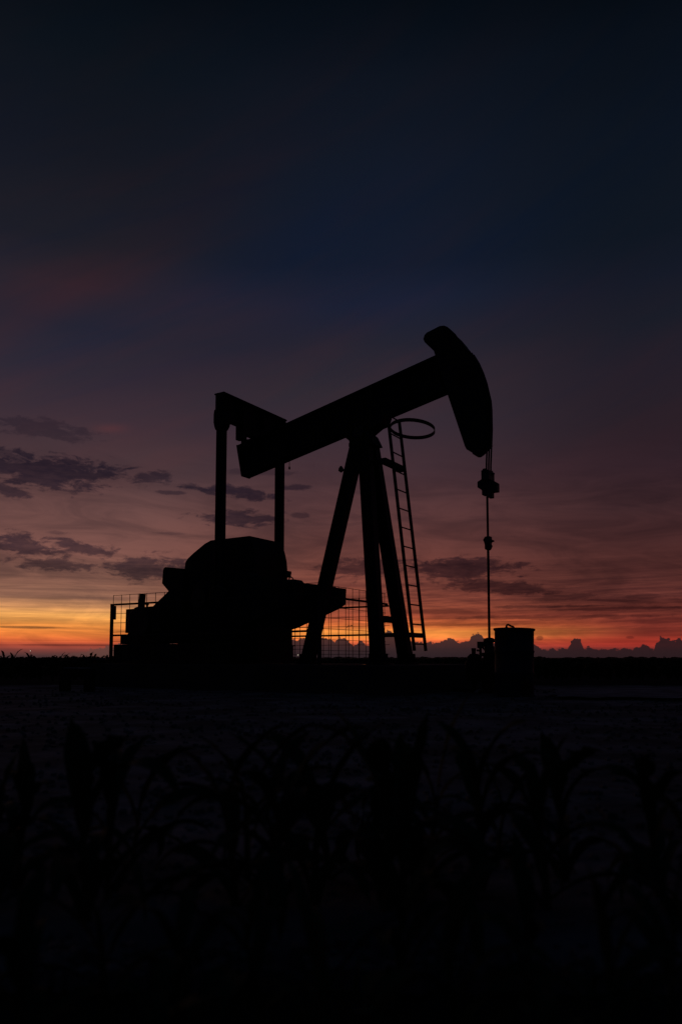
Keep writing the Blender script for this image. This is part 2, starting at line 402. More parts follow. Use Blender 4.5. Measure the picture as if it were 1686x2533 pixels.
def thing(name, label, cat, loc, rz=0.0, group=None):
    o = bpy.data.objects.new(name, None); C.objects.link(o)
    o.empty_display_size = .2
    o.location = loc; o.rotation_euler = (0, 0, rz)
    o['label'] = label; o['category'] = cat
    if group: o['group'] = group
    return o
def struct(o, kind='structure'):
    o['kind'] = kind
    return o

TH = rad(32.0)
O = Vector((.374, 11.6, 0))
def world(X, Y, Z=0.0):
    return Vector((O.x + X*math.cos(TH) + Y*math.sin(TH), O.y - X*math.sin(TH) + Y*math.cos(TH), Z))
BZ = .40     # top of the concrete base

# ------------------------------------------------------------------ setting
def sheet(name, pts, z, mat):
    bm = bmesh.new()
    bm.faces.new([bm.verts.new((x, y, z)) for x, y in pts])
    me = bpy.data.meshes.new(name); bm.to_mesh(me); bm.free(); me.materials.append(mat)
    o = bpy.data.objects.new(name, me); C.objects.link(o)
    return struct(o)

def ground():
    bm = bmesh.new()
    xs = [-6000, -1500, -400, -120] + [-60 + 4*i for i in range(31)] + [120, 400, 1500, 6000]
    ys = [-200, -40] + [-8 + 4*i for i in range(24)] + [120, 250, 600, 1800, 9000]
    rnd = random.Random(4)
    g = [[bm.verts.new((x, y, (rnd.uniform(-.03, .0) if abs(x) < 58 and 0 < y < 84 else -.015))) for x in xs] for y in ys]
    for j in range(len(ys)-1):
        for i in range(len(xs)-1):
            bm.faces.new((g[j][i], g[j][i+1], g[j+1][i+1], g[j+1][i]))
    me = bpy.data.meshes.new('ground'); bm.to_mesh(me); bm.free(); me.materials.append(M['soil'])
    o = bpy.data.objects.new('ground', me); C.objects.link(o)
    return struct(o)
ground()

def lot():
    """pale trampled ground round the well, with ruts and clods"""
    bm = bmesh.new()
    rnd = random.Random(9)
    nx, ny = 90, 64
    from mathutils import noise as mn
    X0, X1, Y0, Y1 = -16, 22, 1.15, 13.6
    g = []
    for j in range(ny+1):
        row = []
        for i in range(nx+1):
            x = X0 + (X1-X0)*i/nx; y = Y0 + (Y1-Y0)*j/ny
            wob = mn.noise(Vector((x*.25, y*.1, 3.0)))*.5
            if j == ny: y += wob
            if j == 0: y += mn.noise(Vector((x*.6, 0, 1.0)))*.25
            z = .012 + .02*mn.noise(Vector((x*.5, y*.9, 0))) + .012*mn.noise(Vector((x*2.2, y*2.6, 5.0)))
            e = min(i, nx-i, j, ny-j)
            z = max(z, -.004) if e > 0 else -.06
            row.append(bm.verts.new((x, y, z)))
        g.append(row)
    for j in range(ny):
        for i in range(nx):
            bm.faces.new((g[j][i], g[j][i+1], g[j+1][i+1], g[j+1][i]))
    me = bpy.data.meshes.new('dirt_lot'); bm.to_mesh(me); bm.free(); me.materials.append(M['sand'])
    for p in me.polygons: p.use_smooth = True
    o = bpy.data.objects.new('dirt_lot', me); C.objects.link(o)
    return struct(o)
lot()

M['gravel'] = material('pale_gravel', (.36, .352, .345), .95, 0, .3, 3.0, (.22, .215, .21), (.5, .65), .6, 30, spec=.15)
tr = [(2.55, 9.0), (2.9, 8.75), (4.2, 8.6), (6.0, 8.2), (9.0, 8.1), (22.0, 7.6), (22.0, 11.2), (12.0, 11.4), (7.0, 11.6), (4.5, 11.7), (3.3, 11.4), (2.9, 10.4)]
rnd = random.Random(31)
tr2 = []
for k in range(len(tr)):
    (x0, y0), (x1, y1) = tr[k], tr[(k+1) % len(tr)]
    m_ = max(2, int(math.hypot(x1-x0, y1-y0)/.25))
    for i_ in range(m_):
        tr2.append((x0 + (x1-x0)*i_/m_ + rnd.uniform(-.06, .06), y0 + (y1-y0)*i_/m_ + rnd.uniform(-.16, .16)))
sheet('gravel_track', tr2, .046, M['gravel'])
base = MB().box((-4.72, -1.35, -.1), (1.35, 1.45, BZ)).build('concrete_base', M['concrete'], None, .02)
base.location = O; base.rotation_euler = (0, 0, -TH)
struct(base)
def added_glint(cx, cy, rx, ry, seed, z):  # ragged glossy sheet, stands in for light caught on the concrete edge
    rnd = random.Random(seed)
    pts = []
    for k in range(22):
        a = 2*math.pi*k/22; r = rnd.uniform(.8, 1.1)
        pts.append((cx + rx*r*math.cos(a), cy + ry*r*math.sin(a)))
    return sheet('added_glint', pts, z, M['glint'])

# ------------------------------------------------------------------ pumpjack
PJ = thing('pumpjack', 'large dark oil pumpjack with raised horse head beam on three splayed legs', 'pumpjack', (O.x, O.y, BZ), -TH)
def pj(mb, name, mat, parent=None, bevel=.006, smooth=False):
    o = mb.build(name, mat, parent or PJ, bevel, smooth)
    if parent is None:
        o.location = (0, 0, -BZ)       # outlines below are given above ground
    return o

# samson post: three wide-flange legs, cap, brace
def leg(top, foot, up, w, h):
    t, f = Vector(top), Vector(foot)
    mb = MB().ibeam(t, f, w, h, up)
    for k in (.25, .5, .75):     # stiffeners
        c = t.lerp(f, k); d = (f - t).normalized()
        mb.beam(c - d*.006, c + d*.006, w-.01, h-.01, up)
    o = pj(mb, 'leg', M['paint'], None, 0)
    d = (f - t).normalized()
    pj(MB().box((f.x-.15, f.y-.11, BZ), (f.x+.15, f.y+.11, BZ+.03)).box((f.x-.16, f.y-.006, BZ+.03), (f.x+.16, f.y+.006, BZ+.16)), 'foot_plate', M['paint'], o)
    return o
leg((-.13, 0, 3.86), (-1.075, 0, BZ+.03), (0, 1, 0), .14, .205)
leg((.06, -.10, 3.86), (.465, -.43, BZ+.03), (0, 1, 0), .14, .195)
leg((.06, .10, 3.86), (.475, .435, BZ+.03), (0, 1, 0), .15, .20)
pj(MB().beam((.365, -.36, 1.08), (.365, .36, 1.08), .10, .02, (0, 0, 1)), 'cross_brace', M['paint'])
# cap of the post
cap_ = [(-.20, 3.86), (-.20, 3.62), (-.16, 3.40), (.10, 3.40), (.15, 3.62), (.16, 3.86)]
pj(MB().prism(cap_, -.15, -.12).prism(cap_, .12, .15).box((-.205, -.155, 3.80), (.165, .155, 3.86)).box((-.19, -.12, 3.50), (-.16, .12, 3.80)).box((.11, -.12, 3.50), (.14, .12, 3.80)), 'post_cap', M['paint'])
cb = pj(MB().prism([(-.20, 3.86), (.155, 3.862), (.15, 3.79), (.245, 3.785), (.20, 3.88), (.16, 3.96), (.08, 4.03), (-.18, 4.03), (-.20, 3.95)], -.15, .15), 'centre_bearing', M['paint'], None, .008)
pj(MB().lathe([(.09, -.20), (.09, .20)], 20, (0, 0, 4.0), 'y'), 'bearing_shaft', M['steel'], cb)

# walking beam (I section), slope 11.8 degrees
SL = .2095
def beam_line(x, off):
    return 4.42 + SL*x + off
def sl_box(mb, x0, x1, o0, o1, y0, y1):
    nx, nz = -SL, 1.0
    vs = [(x0 - SL*o0, beam_line(x0, o0)), (x1 - SL*o0, beam_line(x1, o0)), (x1 - SL*o1, beam_line(x1, o1)), (x0 - SL*o1, beam_line(x0, o1))]
    mb.prism(vs, y0, y1)
wb = MB()
sl_box(wb, -2.44, 1.75, .245, .28, -.11, .11)
sl_box(wb, -2.44, 1.75, -.28, -.245, -.11, .11)
sl_box(wb, -2.44, 1.75, -.245, .245, -.012, .012)
for x in (-2.1, -1.5, -.75, 0, .75, 1.3):
    sl_box(wb, x, x+.016, -.245, .245, -.10, .10)
WB = pj(wb, 'walking_beam', M['paint'])
ep = MB(); sl_box(ep, -2.462, -2.44, -.285, .285, -.115, .115)
pj(ep, 'end_plate', M['paint'], WB)
sd_ = MB()
sd_.prism([(-.40, 4.06), (-.24, 3.93), (-.21, 3.90), (.10, 3.98), (.26, 4.075), (.37, 4.10), (.42, 4.22)], -.13, .13)
pj(sd_, 'saddle', M['paint'], WB)
pj(MB().tube([(-1.53, .10, 3.81), (-1.53, .10, 3.73)], .006, 6).lathe([(.004, 0), (.018, .02), (.016, .04), (.004, .065)], 10, (-1.53, .10, 3.665)), 'hanging_shackle', M['steel'], WB)

# horse head: side plates, curved face
head = [(1.27, 4.98), (1.25, 5.05), (1.16, 5.15), (1.10, 5.22), (1.08, 5.27), (1.10, 5.33), (1.14, 5.36), (1.27, 5.39), (1.35, 5.41), (1.42, 5.40), (1.47, 5.37), (1.51, 5.33), (1.56, 5.25), (1.61, 5.20), (1.69, 5.09), (1.79, 4.93), (1.87, 4.78), (1.93, 4.63), (1.98, 4.47), (2.01, 4.33), (2.04, 4.19), (2.05, 4.05), (2.05, 3.76), (2.035, 3.50), (1.93, 3.415), (1.88, 3.39), (1.84, 3.395), (1.815, 3.45), (1.78, 3.455), (1.745, 3.48), (1.72, 3.53), (1.45, 4.38)]
hh = MB().prism(head, -.105, -.085).prism(head, .085, .105)
arc = head[12:24]
inner_ = [(x - .025, z) for x, z in arc]
hh.prism(arc + inner_[::-1], -.085, .085)
rim = head[0:13]
cx_, cz_ = 1.45, 5.2
hh.prism(rim + [(x + (cx_-x)*.12, z + (cz_-z)*.12) for x, z in rim[::-1]], -.085, .085)
fr = head[23:32]
hh.prism(fr + [(x + .03, z + .02) for x, z in fr[::-1]], -.085, .085)
sl_h = MB()
HH = pj(hh, 'horse_head', M['paint'], None, .004)
pj(MB().lathe([(.045, -.125), (.045, .125)], 16, (1.50, 0, 4.72), 'y'), 'hinge_pin', M['steel'], HH)

# bridle: wire lines over the head, carrier bar, polished rod
for y in (-.085, 0.0, .085):
    pts = [(x + .013, y, z) for x, z in head[15:23]] + [(2.055, y, 3.6), (2.035, y, 3.25), (2.032, y, 3.10)]
    pj(MB().tube(pts, .013, 8), 'bridle_cable', M['cable'], None, 0, True)
cbar = pj(MB().box((1.965, -.12, 3.00), (2.075, .12, 3.14)).prism([(1.92, 3.02), (1.98, 3.055), (2.10, 3.0), (2.17, 2.955), (2.17, 2.83), (2.09, 2.83), (2.09, 2.755), (2.03, 2.755), (2.03, 2.80), (1.945, 2.80), (1.945, 2.87), (1.88, 2.92), (1.88, 3.00)], -.055, .055), 'carrier_bar', M['steel'])
pj(MB().lathe([(.03, 0), (.038, .01), (.038, .03), (.03, .04)], 8, (2.01, -.085, 3.125)).lathe([(.03, 0), (.038, .01), (.038, .03), (.03, .04)], 8, (2.03, .085, 3.125))
   .tube([(1.94, -.05, 3.11), (2.11, .03, 3.105)], .014, 8), 'cable_socket', M['steel'], cbar)
pr_ = pj(MB().tube([(2.005, 0, 2.95), (2.005, 0, 2.12)], .0165, 12).tube([(2.005, 0, 2.20), (2.0, 0, .70)], .018, 12), 'polished_rod', M['steel'], None, 0, True)
pj(MB().prism([(1.955, 2.14), (1.97, 2.09), (1.97, 2.03), (1.985, 2.015), (2.03, 2.015), (2.045, 2.04), (2.06, 2.075), (2.045, 2.09), (2.05, 2.125), (2.085, 2.13), (2.085, 2.15), (2.05, 2.165), (2.05, 2.205), (1.98, 2.205), (1.965, 2.19), (1.945, 2.155)], -.045, .045), 'rod_clamp', M['steel'], pr_)

# equalizer across the tail of the beam
EQ = pj(MB().box((-2.39, -.82, 4.45), (-2.20, .92, 4.475)).box((-2.40, -.83, 4.845), (-2.19, .93, 4.87)).box((-2.305, -.82, 4.475), (-2.285, .92, 4.845))
        .box((-2.385, -.82, 4.475), (-2.205, -.80, 4.845)).box((-2.385, .90, 4.475), (-2.205, .92, 4.845)).box((-2.385, -.3, 4.475), (-2.205, -.28, 4.845)).box((-2.385, .28, 4.475), (-2.205, .30, 4.845)), 'equalizer', M['paint'])
pj(MB().box((-2.38, -.30, 4.21), (-2.21, -.20, 4.45)).box((-2.38, .20, 4.21), (-2.21, .30, 4.45)).box((-2.37, -.20, 4.33), (-2.22, .20, 4.45)).box((-2.40, -.13, 4.14), (-2.16, .13, 4.25)), 'equalizer_bearing', M['paint'], EQ)

# pitman arms
for s in (-1, 1):
    y = .80*s
    P = pj(MB().box((-2.335, y-.045, 1.50), (-2.31, y+.045, 4.30)).box((-2.20, y-.045, 1.50), (-2.175, y+.045, 4.30)).box((-2.31, y-.01, 1.50), (-2.20, y+.01, 4.30)), 'pitman_arm', M['paint'])
    pj(MB().prism([(-2.36, 4.58), (-2.375, 4.50), (-2.375, 4.36), (-2.35, 4.27), (-2.33, 4.23), (-2.18, 4.23), (-2.14, 4.29), (-2.125, 4.36), (-2.125, 4.46), (-2.15, 4.50)], y-.07, y+.07), 'pitman_bearing', M['paint'], P)
    pj(MB().lathe([(.15, -.07), (.17, -.05), (.17, .05), (.15, .07)], 24, (-2.255, y, 1.50), 'y'), 'wrist_pin_bearing', M['paint'], P)

# cranks with counterweights
for s in (-1, 1):
    y0, y1 = (.54, .70) if s > 0 else (-.70, -.54)
    CR = pj(MB().prism([(-2.95, 1.60), (-2.85, 1.74), (-2.65, 1.80), (-1.95, 1.80), (-.78, 1.655), (-.765, 1.64), (-.785, 1.385), (-.86, 1.345), (-2.65, 1.18), (-2.9, 1.26), (-2.97, 1.42)], y0, y1), 'crank', M['paint'], None, .01)
    z0, z1 = (.50, .735) if s > 0 else (-.735, -.50)
    pj(MB().prism([(-1.93, 1.855), (-1.70, 1.85), (-1.645, 1.795), (-1.0, 1.70), (-.95, 1.66), (-.93, 1.32), (-1.15, 1.24), (-1.81, 1.01), (-2.0, .97), (-2.05, 1.2)], z0, z1), 'counterweight', M['paint'], CR, .012)
    pj(MB().lathe([(.16, -.04), (.16, .04)], 24, (-2.72, (.745 if s > 0 else -.745), 1.48), 'y'), 'crank_hub', M['steel'], CR)

# gear reducer
GR = pj(MB().prism([(-3.40, 1.0), (-3.40, 2.05), (-3.385, 2.16), (-3.33, 2.225), (-3.20, 2.31), (-2.94, 2.455), (-2.81, 2.50), (-1.95, 2.505), (-1.91, 2.40), (-1.87, 2.28), (-1.84, 2.16), (-1.825, 2.02), (-1.815, 1.0)], -.42, .48)
        .prism([(-3.50, .72), (-3.50, 1.0), (-1.73, 1.0), (-1.72, .42), (-3.5, .42)], -.46, .50), 'gear_reducer', M['paint'], None, .02)
pj(MB().lathe([(.03, 0), (.05, .015), (.05, .04), (.025, .055)], 12, (-1.80, .46, 1.88)).box((-1.83, .40, 1.93), (-1.76, .50, 1.99)), 'breather_cap', M['steel'], GR)
pj(MB().tube([(-1.80 + .055 - .055*math.cos(a*math.pi/8), .46, 1.80 + .085*math.sin(a*math.pi/8)) for a in range(9)], .011, 8), 'lifting_eye', M['steel'], GR)
pj(MB().lathe([(.20, -.02), (.20, .02)], 24, (-2.72, -.44, 1.48), 'y'), 'shaft_cover', M['steel'], GR)
# skid under reducer and engine
SK = MB()
for y in (-.88, -.1, .7):
    SK.ibeam((-4.5, y, .565), (-1.86, y, .565), .14, .31, (0, 1, 0))
for x in (-4.42, -3.6, -2.6, -1.95):
    SK.box((x-.05, -.80, .44), (x+.05, .62, .70))
SK.box((-4.5, -.972, .705), (-3.42, .77, .723)).box((-4.478, -.996, BZ+.004), (-1.86, -.974, .728))
pj(SK, 'skid_frame', M['paint'])
# belt guard between reducer and engine
pj(MB().prism([(-3.30, 2.03), (-3.73, 2.085), (-3.765, 2.065), (-3.78, 2.03), (-3.80, 1.80), (-3.64, 1.655), (-4.02, 1.40), (-4.10, 1.15), (-4.0, .745), (-3.30, .745)], -.55, -.44), 'belt_guard', M['paint'], None, .008)
# ladder on the front legs
lt, lb = Vector((.51, 0, 4.20)), Vector((.93, 0, .60))
ld = (lb - lt).normalized()
LM = MB()
for y in (-.19, .19):
    LM.beam(lt + Vector((0, y, 0)), lb + Vector((0, y, 0)), (.034), .042, (0, 1, 0))
LAD = pj(LM, 'ladder', M['paint'], None, .004)
n = 13
for k in range(n):
    c = lt + ld * (.02 + k * (3.624 - .12) / (n - 1))
    pj(MB().tube([c + Vector((0, -.174, 0)), c + Vector((0, .174, 0))], .011, 8), 'rung', M['steel'], LAD, 0, True)
hp = []
for k in range(36):
    a = 2*math.pi*k/36
    hp.append(Vector((.515 + .335 + .335*math.cos(a), .335*math.sin(a) - .03, 3.945 - .015*math.cos(a) - .045*math.sin(a))))
hb = MB()
N_ = len(hp)
vv = []
for k, p in enumerate(hp):
    a = 2*math.pi*k/36
    o_ = Vector((math.cos(a), math.sin(a), 0))
    vv.append([hb.bm.verts.new(p + o_*i*.004 + Vector((0, 0, j*.027))) for i, j in ((-1,-1),(1,-1),(1,1),(-1,1))])
for k in range(N_):
    A, B = vv[k], vv[(k+1) % N_]
    for i in range(4):
        hb.bm.faces.new((A[i], A[(i+1)%4], B[(i+1)%4], B[i]))
pj(hb, 'safety_hoop', M['paint'], LAD, 0)
pj(MB().box((.50, -.42, 3.375), (.60, .23, 3.455)).box((.20, -.40, 3.385), (.50, -.33, 3.445)), 'bracket', M['paint'], LAD)
pj(MB().box((.84, -.36, .795), (.90, .21, .865)).box((.44, -.36, .80), (.84, -.29, .86)), 'bracket', M['paint'], LAD)
# grease fitting on the rear leg
pj(MB().tube([(-.28, 0, 3.47), (-.42, 0, 3.50)], .011, 8).lathe([(.005, -.05), (.045, -.02), (.04, .02), (.012, .06)], 10, (-.44, 0, 3.50)), 'grease_fitting', M['steel'])

# ------------------------------------------------------------------ engine on the skid
EN = thing('engine', 'boxy dark pump engine with short exhaust stack beside the gear reducer', 'engine', world(-3.95, -.55, .723), -TH)
def en(mb, name, mat, parent=None, bevel=.01, smooth=False):
    o = mb.build(name, mat, parent or EN, bevel, smooth)
    if parent is None: o.location = (3.95, .55, -.723)
    return o
H_ = en(MB().prism([(-4.33, .93), (-4.325, 1.345), (-4.05, 1.35), (-4.0, 1.365), (-3.55, 1.38), (-3.5, 1.34), (-3.5, .93)], -.88, -.58).box((-4.30, -.85, .735), (-3.52, -.60, .93)), 'housing', M['engine'])
ex = en(MB().tube([(-4.17, -.66, 1.34), (-4.165, -.66, 1.50), (-4.15, -.66, 1.625)], .058, 16), 'exhaust_stack', M['rust'], None, 0, True)
en(MB().box((-4.46, -.86, .735), (-4.345, -.62, .905)), 'battery_box', M['engine'])
en(MB().lathe([(.24, -.03), (.26, -.015), (.26, .015), (.24, .03)], 28, (-3.95, -.915, 1.12), 'y'), 'flywheel', M['steel'])
en(MB().lathe([(.02, 0), (.02, .05), (.035, .055), (.035, .075)], 10, (-3.99, -.70, 1.365)), 'filler_cap', M['steel'])

# ------------------------------------------------------------------ guard fence: three panels
def fence(label, p0, p1, top, mesh_top, post_at, phase=0.0, rails=None):
    a, e = world(*p0, BZ), world(*p1, BZ)
    rails = rails or (top, .885)
    L = (e - a).length
    rz = math.atan2(e.y - a.y, e.x - a.x)
    r = thing('guard_fence', label, 'fence', a, rz, 'guard fence panels round the pump drive')
    for x in post_at:
        MB().box((x-.023, -.023, 0), (x+.023, .023, top-BZ+.016)).build('post', M['paint'], r, .004)
    lo_ = post_at[0] + .023 if post_at and post_at[0] < .1 else 0
    hi_ = post_at[-1] - .023 if post_at and post_at[-1] > L-.1 else L
    for z in rails:
        MB().box((lo_, -.015, z-.0155-BZ), (hi_, .015, z+.0155-BZ)).build('rail', M['paint'], r, .004)
    w = MB(); t = .0035
    k = phase
    yv = .0245
    while k <= L + .01:
        w.box((k-t, yv-t, .10), (k+t, yv+t, mesh_top-BZ)); k += .205
    z = mesh_top - .006
    while z > BZ + .08:
        w.box((0, yv+t+.0005, z-t-BZ), (L, yv+3*t, z+t-BZ)); z -= .16
    w.build('wire_mesh', M['wire'], r)
    return r
FN = fence('low pipe fence panel with wire mesh running in front of the engine', (-4.5, -1.03), (-.16, -1.03), 1.42, 1.59, [0.0, 4.34], .0)
MB().box((.036, -.03, .76), (.075, .03, 1.0)).build('hinge_plate', M['paint'], FN, .003)
FF = fence('low pipe fence panel with wire mesh seen behind the rear leg', (-4.5, 1.05), (-.16, 1.05), 1.365, 1.525, [0.0, 2.2], .06)
MB().tube([(3.50, .03, .62), (3.54, .03, .655), (3.57, .03, .64), (3.60, .03, .66), (3.62, .03, .635), (3.625, .03, .60)], .006, 6).build('tie_wire', M['wire'], FF)
FE = fence('short pipe fence panel closing the end beside the front legs', (-.16, -.99), (-.16, 1.0), 1.39, 1.57, [], .1, (1.39,))

# ------------------------------------------------------------------ wellhead
WH = thing('wellhead', 'small oil wellhead with valves and stuffing box below the polished rod', 'wellhead', world(2.0, 0, 0), -TH)
MB().lathe([(.16, -.02), (.16, .05), (.11, .05), (.11, .24), (.15, .24), (.15, .30), (.09, .30), (.09, .52), (.12, .52), (.12, .57)], 24).build('casing_head', M['rust'], WH, .004, True)
MB().lathe([(.07, .57), (.07, .66), (.055, .66), (.055, .71), (.085, .72), (.085, .755), (.05, .775), (.03, .78)], 20).build('stuffing_box', M['steel'], WH, .003, True)
MB().tube([(-.05, 0, .685), (-.16, 0, .685)], .032, 12).box((-.165, -.045, .635), (-.095, .045, .725)).tube([(-.135, 0, .65), (-.135, 0, .50)], .02, 10).tube([(-.06, 0, .60), (-.10, 0, .64)], .012, 8).build('flow_tee', M['steel'], WH, .003)
MB().lathe([(.005, 0), (.02, .012), (.02, .022), (.005, .034)], 8, (-.175, -.0, .585)).tube([(-.17, 0, .60), (-.135, 0, .60)], .008, 8).build('bleed_valve', M['steel'], WH)
vb = MB().lathe([(.12, .18), (.13, .30), (.125, .42), (.10, .51), (.055, .555)], 18, (-.23, 0, 0)).tube([(-.20, 0, .40), (-.08, 0, .40)], .06, 12).build('gate_valve', M['rust'], WH, 0, True)
MB().lathe([(.03, .55), (.03, .60), (.034, .605), (.034, .635)], 10, (-.235, 0, 0)).build('valve_bonnet', M['steel'], vb, 0, True)
MB().tube([(-.23, 0, .22), (-.23, 0, .06), (-.30, .05, .03), (-1.0, .5, .03)], .035, 10).build('flow_line', M['rust'], WH, 0, True)

# ------------------------------------------------------------------ oil drum
DR = thing('oil_drum', 'dented dark steel oil drum standing in front of the wellhead', 'drum', (2.209, 9.7, 0.01), rad(20))
DR.rotation_euler = (rad(-.6), rad(1.3), rad(0))
R = .258
prof = [(.05, 0), (R-.012, 0), (R+.002, .008), (R+.002, .02), (R-.01, .03), (R-.012, .28), (R-.004, .292), (R-.004, .304), (R-.012, .315), (R-.012, .555), (R-.004, .567), (R-.004, .579), (R-.012, .59), (R-.010, .83), (R+.006, .842), (R+.006, .862), (R-.004, .866), (R-.012, .862), (R-.014, .848), (.02, .85)]
dm = MB().lathe(prof, 48)
rnd = random.Random(2)
for v in dm.bm.verts:
    a = math.atan2(v.co.y, v.co.x)
    d_ = .012*math.exp(-((a+1.2)/.35)**2 - ((v.co.z-.45)/.12)**2) + .006*math.exp(-((a-.2)/.3)**2 - ((v.co.z-.68)/.1)**2)
    rr2 = math.hypot(v.co.x, v.co.y)
    if rr2 > .1:
        v.co.x *= (rr2-d_)/rr2; v.co.y *= (rr2-d_)/rr2
dm.build('body', M['drum'], DR, 0, True)
MB().tube([(-.105, -.03, .85), (-.105, -.03, .893), (-.098, -.03, .908), (-.085, -.03, .913), (-.070, -.03, .905), (-.045, -.03, .893), (-.022, -.03, .888), (-.012, -.03, .878), (-.010, -.03, .85)], .013, 10).lathe([(.022, 0), (.022, .03)], 12, (-.105, -.03, .85)).build('drum_pump_spout', M['rust'], DR, 0, True)

# ------------------------------------------------------------------ thin pipes and blocks added to draw pale glints left of the engine
def pipe(label, a, e, r):
    a, e = Vector(a), Vector(e)
    t = thing('glint_pipe', label, 'pipe', a, 0)
    MB().tube([(0, 0, 0), e - a], r, 14).build('barrel', M['pipe'], t, 0, True)
    for p in (.06, .94):
        c = (e - a)*p
        MB().box((c.x-.06, c.y-.08, -a.z-.0), (c.x+.06, c.y+.08, c.z-r+.004)).build('support_block', M['tie'], t, .006)
    return t

pipe('short bare steel pipe added as a pale glint, nearer and lower of the two at far left', (-4.02, 11.0, .348), (-3.62, 11.0, .344), .012)
pipe('short bare steel pipe added as a pale glint beside the left fence post', (-4.47, 13.5, .474), (-4.19, 13.5, .474), .012)
added_glint(.40, 10.62, .13, .06, 3, BZ + .004)  # added on the base top to make its front edge catch the sky

# lamps of farms far out on the plain
def farm_lamp(label, x, y, z, r):
    t = thing('yard_lamp', label, 'lamp', (x, y, 0), 0, 'far yard lamps')
    MB().tube([(0, 0, -.3), (0, 0, z), (0, -.5, z + .5), (0, -1.2, z + .4)], .12, 6).build('pole', M['paint'], t)
    MB().lathe([(.01, -r), (r*.8, -r*.6), (r, 0), (r*.8, r*.6), (.01, r)], 10, (0, -1.2, z)).build('bulb', M['bulb'], t)
farm_lamp('tiny lit yard lamp on the horizon behind the rear leg', -51, 900, 3.9, .45)
farm_lamp('tiny lit yard lamp on the horizon among the corn tips at far left', -287, 700, 6.9, .3)

def clods():
    rnd = random.Random(21)
    verts, faces = [], []
    for k in range(4200):
        y = 1.2 + 10.5*rnd.random()**1.7
        x = rnd.uniform(-.55, .55)*y
        r = rnd.uniform(.006, .020)*(1 + .03*y)
        z0 = .012
        a0 = rnd.uniform(0, 6.28)
        b0 = len(verts)
        n = 5
        for j in range(n):
            a = a0 + j*2*math.pi/n; q_ = r*rnd.uniform(.7, 1.2)
            verts.append((x + q_*math.cos(a), y + q_*math.sin(a), z0 - .02))
        for j in range(n):
            a = a0 + (j+.4)*2*math.pi/n; q_ = r*rnd.uniform(.55, .9)
            verts.append((x + q_*math.cos(a), y + q_*math.sin(a), z0 + r*rnd.uniform(.4, .9)))
        verts.append((x, y, z0 + r*rnd.uniform(.8, 1.1)))
        for j in range(n):
            j2 = (j+1) % n
            faces.append((b0+j, b0+j2, b0+n+j2, b0+n+j)); faces.append((b0+n+j, b0+n+j2, b0+2*n))
    me = bpy.data.meshes.new('loose_clods'); me.from_pydata(verts, [], faces); me.materials.append(M['sand'])
    o = bpy.data.objects.new('loose_clods', me); C.objects.link(o)
    o['kind'] = 'stuff'; o['label'] = 'small loose clods and stones scattered over the pale dirt lot'; o['category'] = 'stones'
clods()

def far_hedges():
    rnd = random.Random(12)
    mb = MB()
    for k in range(260):
        x = rnd.uniform(-1500, 1400); y = rnd.uniform(2000, 2300)
        r = rnd.uniform(5, 14); h = rnd.uniform(1.2, 3.4) * (1.5 if rnd.random() < .12 else 1)
        mb.lathe([(r*.9, -1), (r*rnd.uniform(.85, 1.1), h*.45), (r*rnd.uniform(.5, .8), h*.8), (r*.2, h)], 7, (x, y, 0))
    o = mb.build('hedge_line', M['crop'])
    o['kind'] = 'stuff'; o['label'] = 'thin dark uneven line of far hedges along the horizon'; o['category'] = 'hedge'
far_hedges()

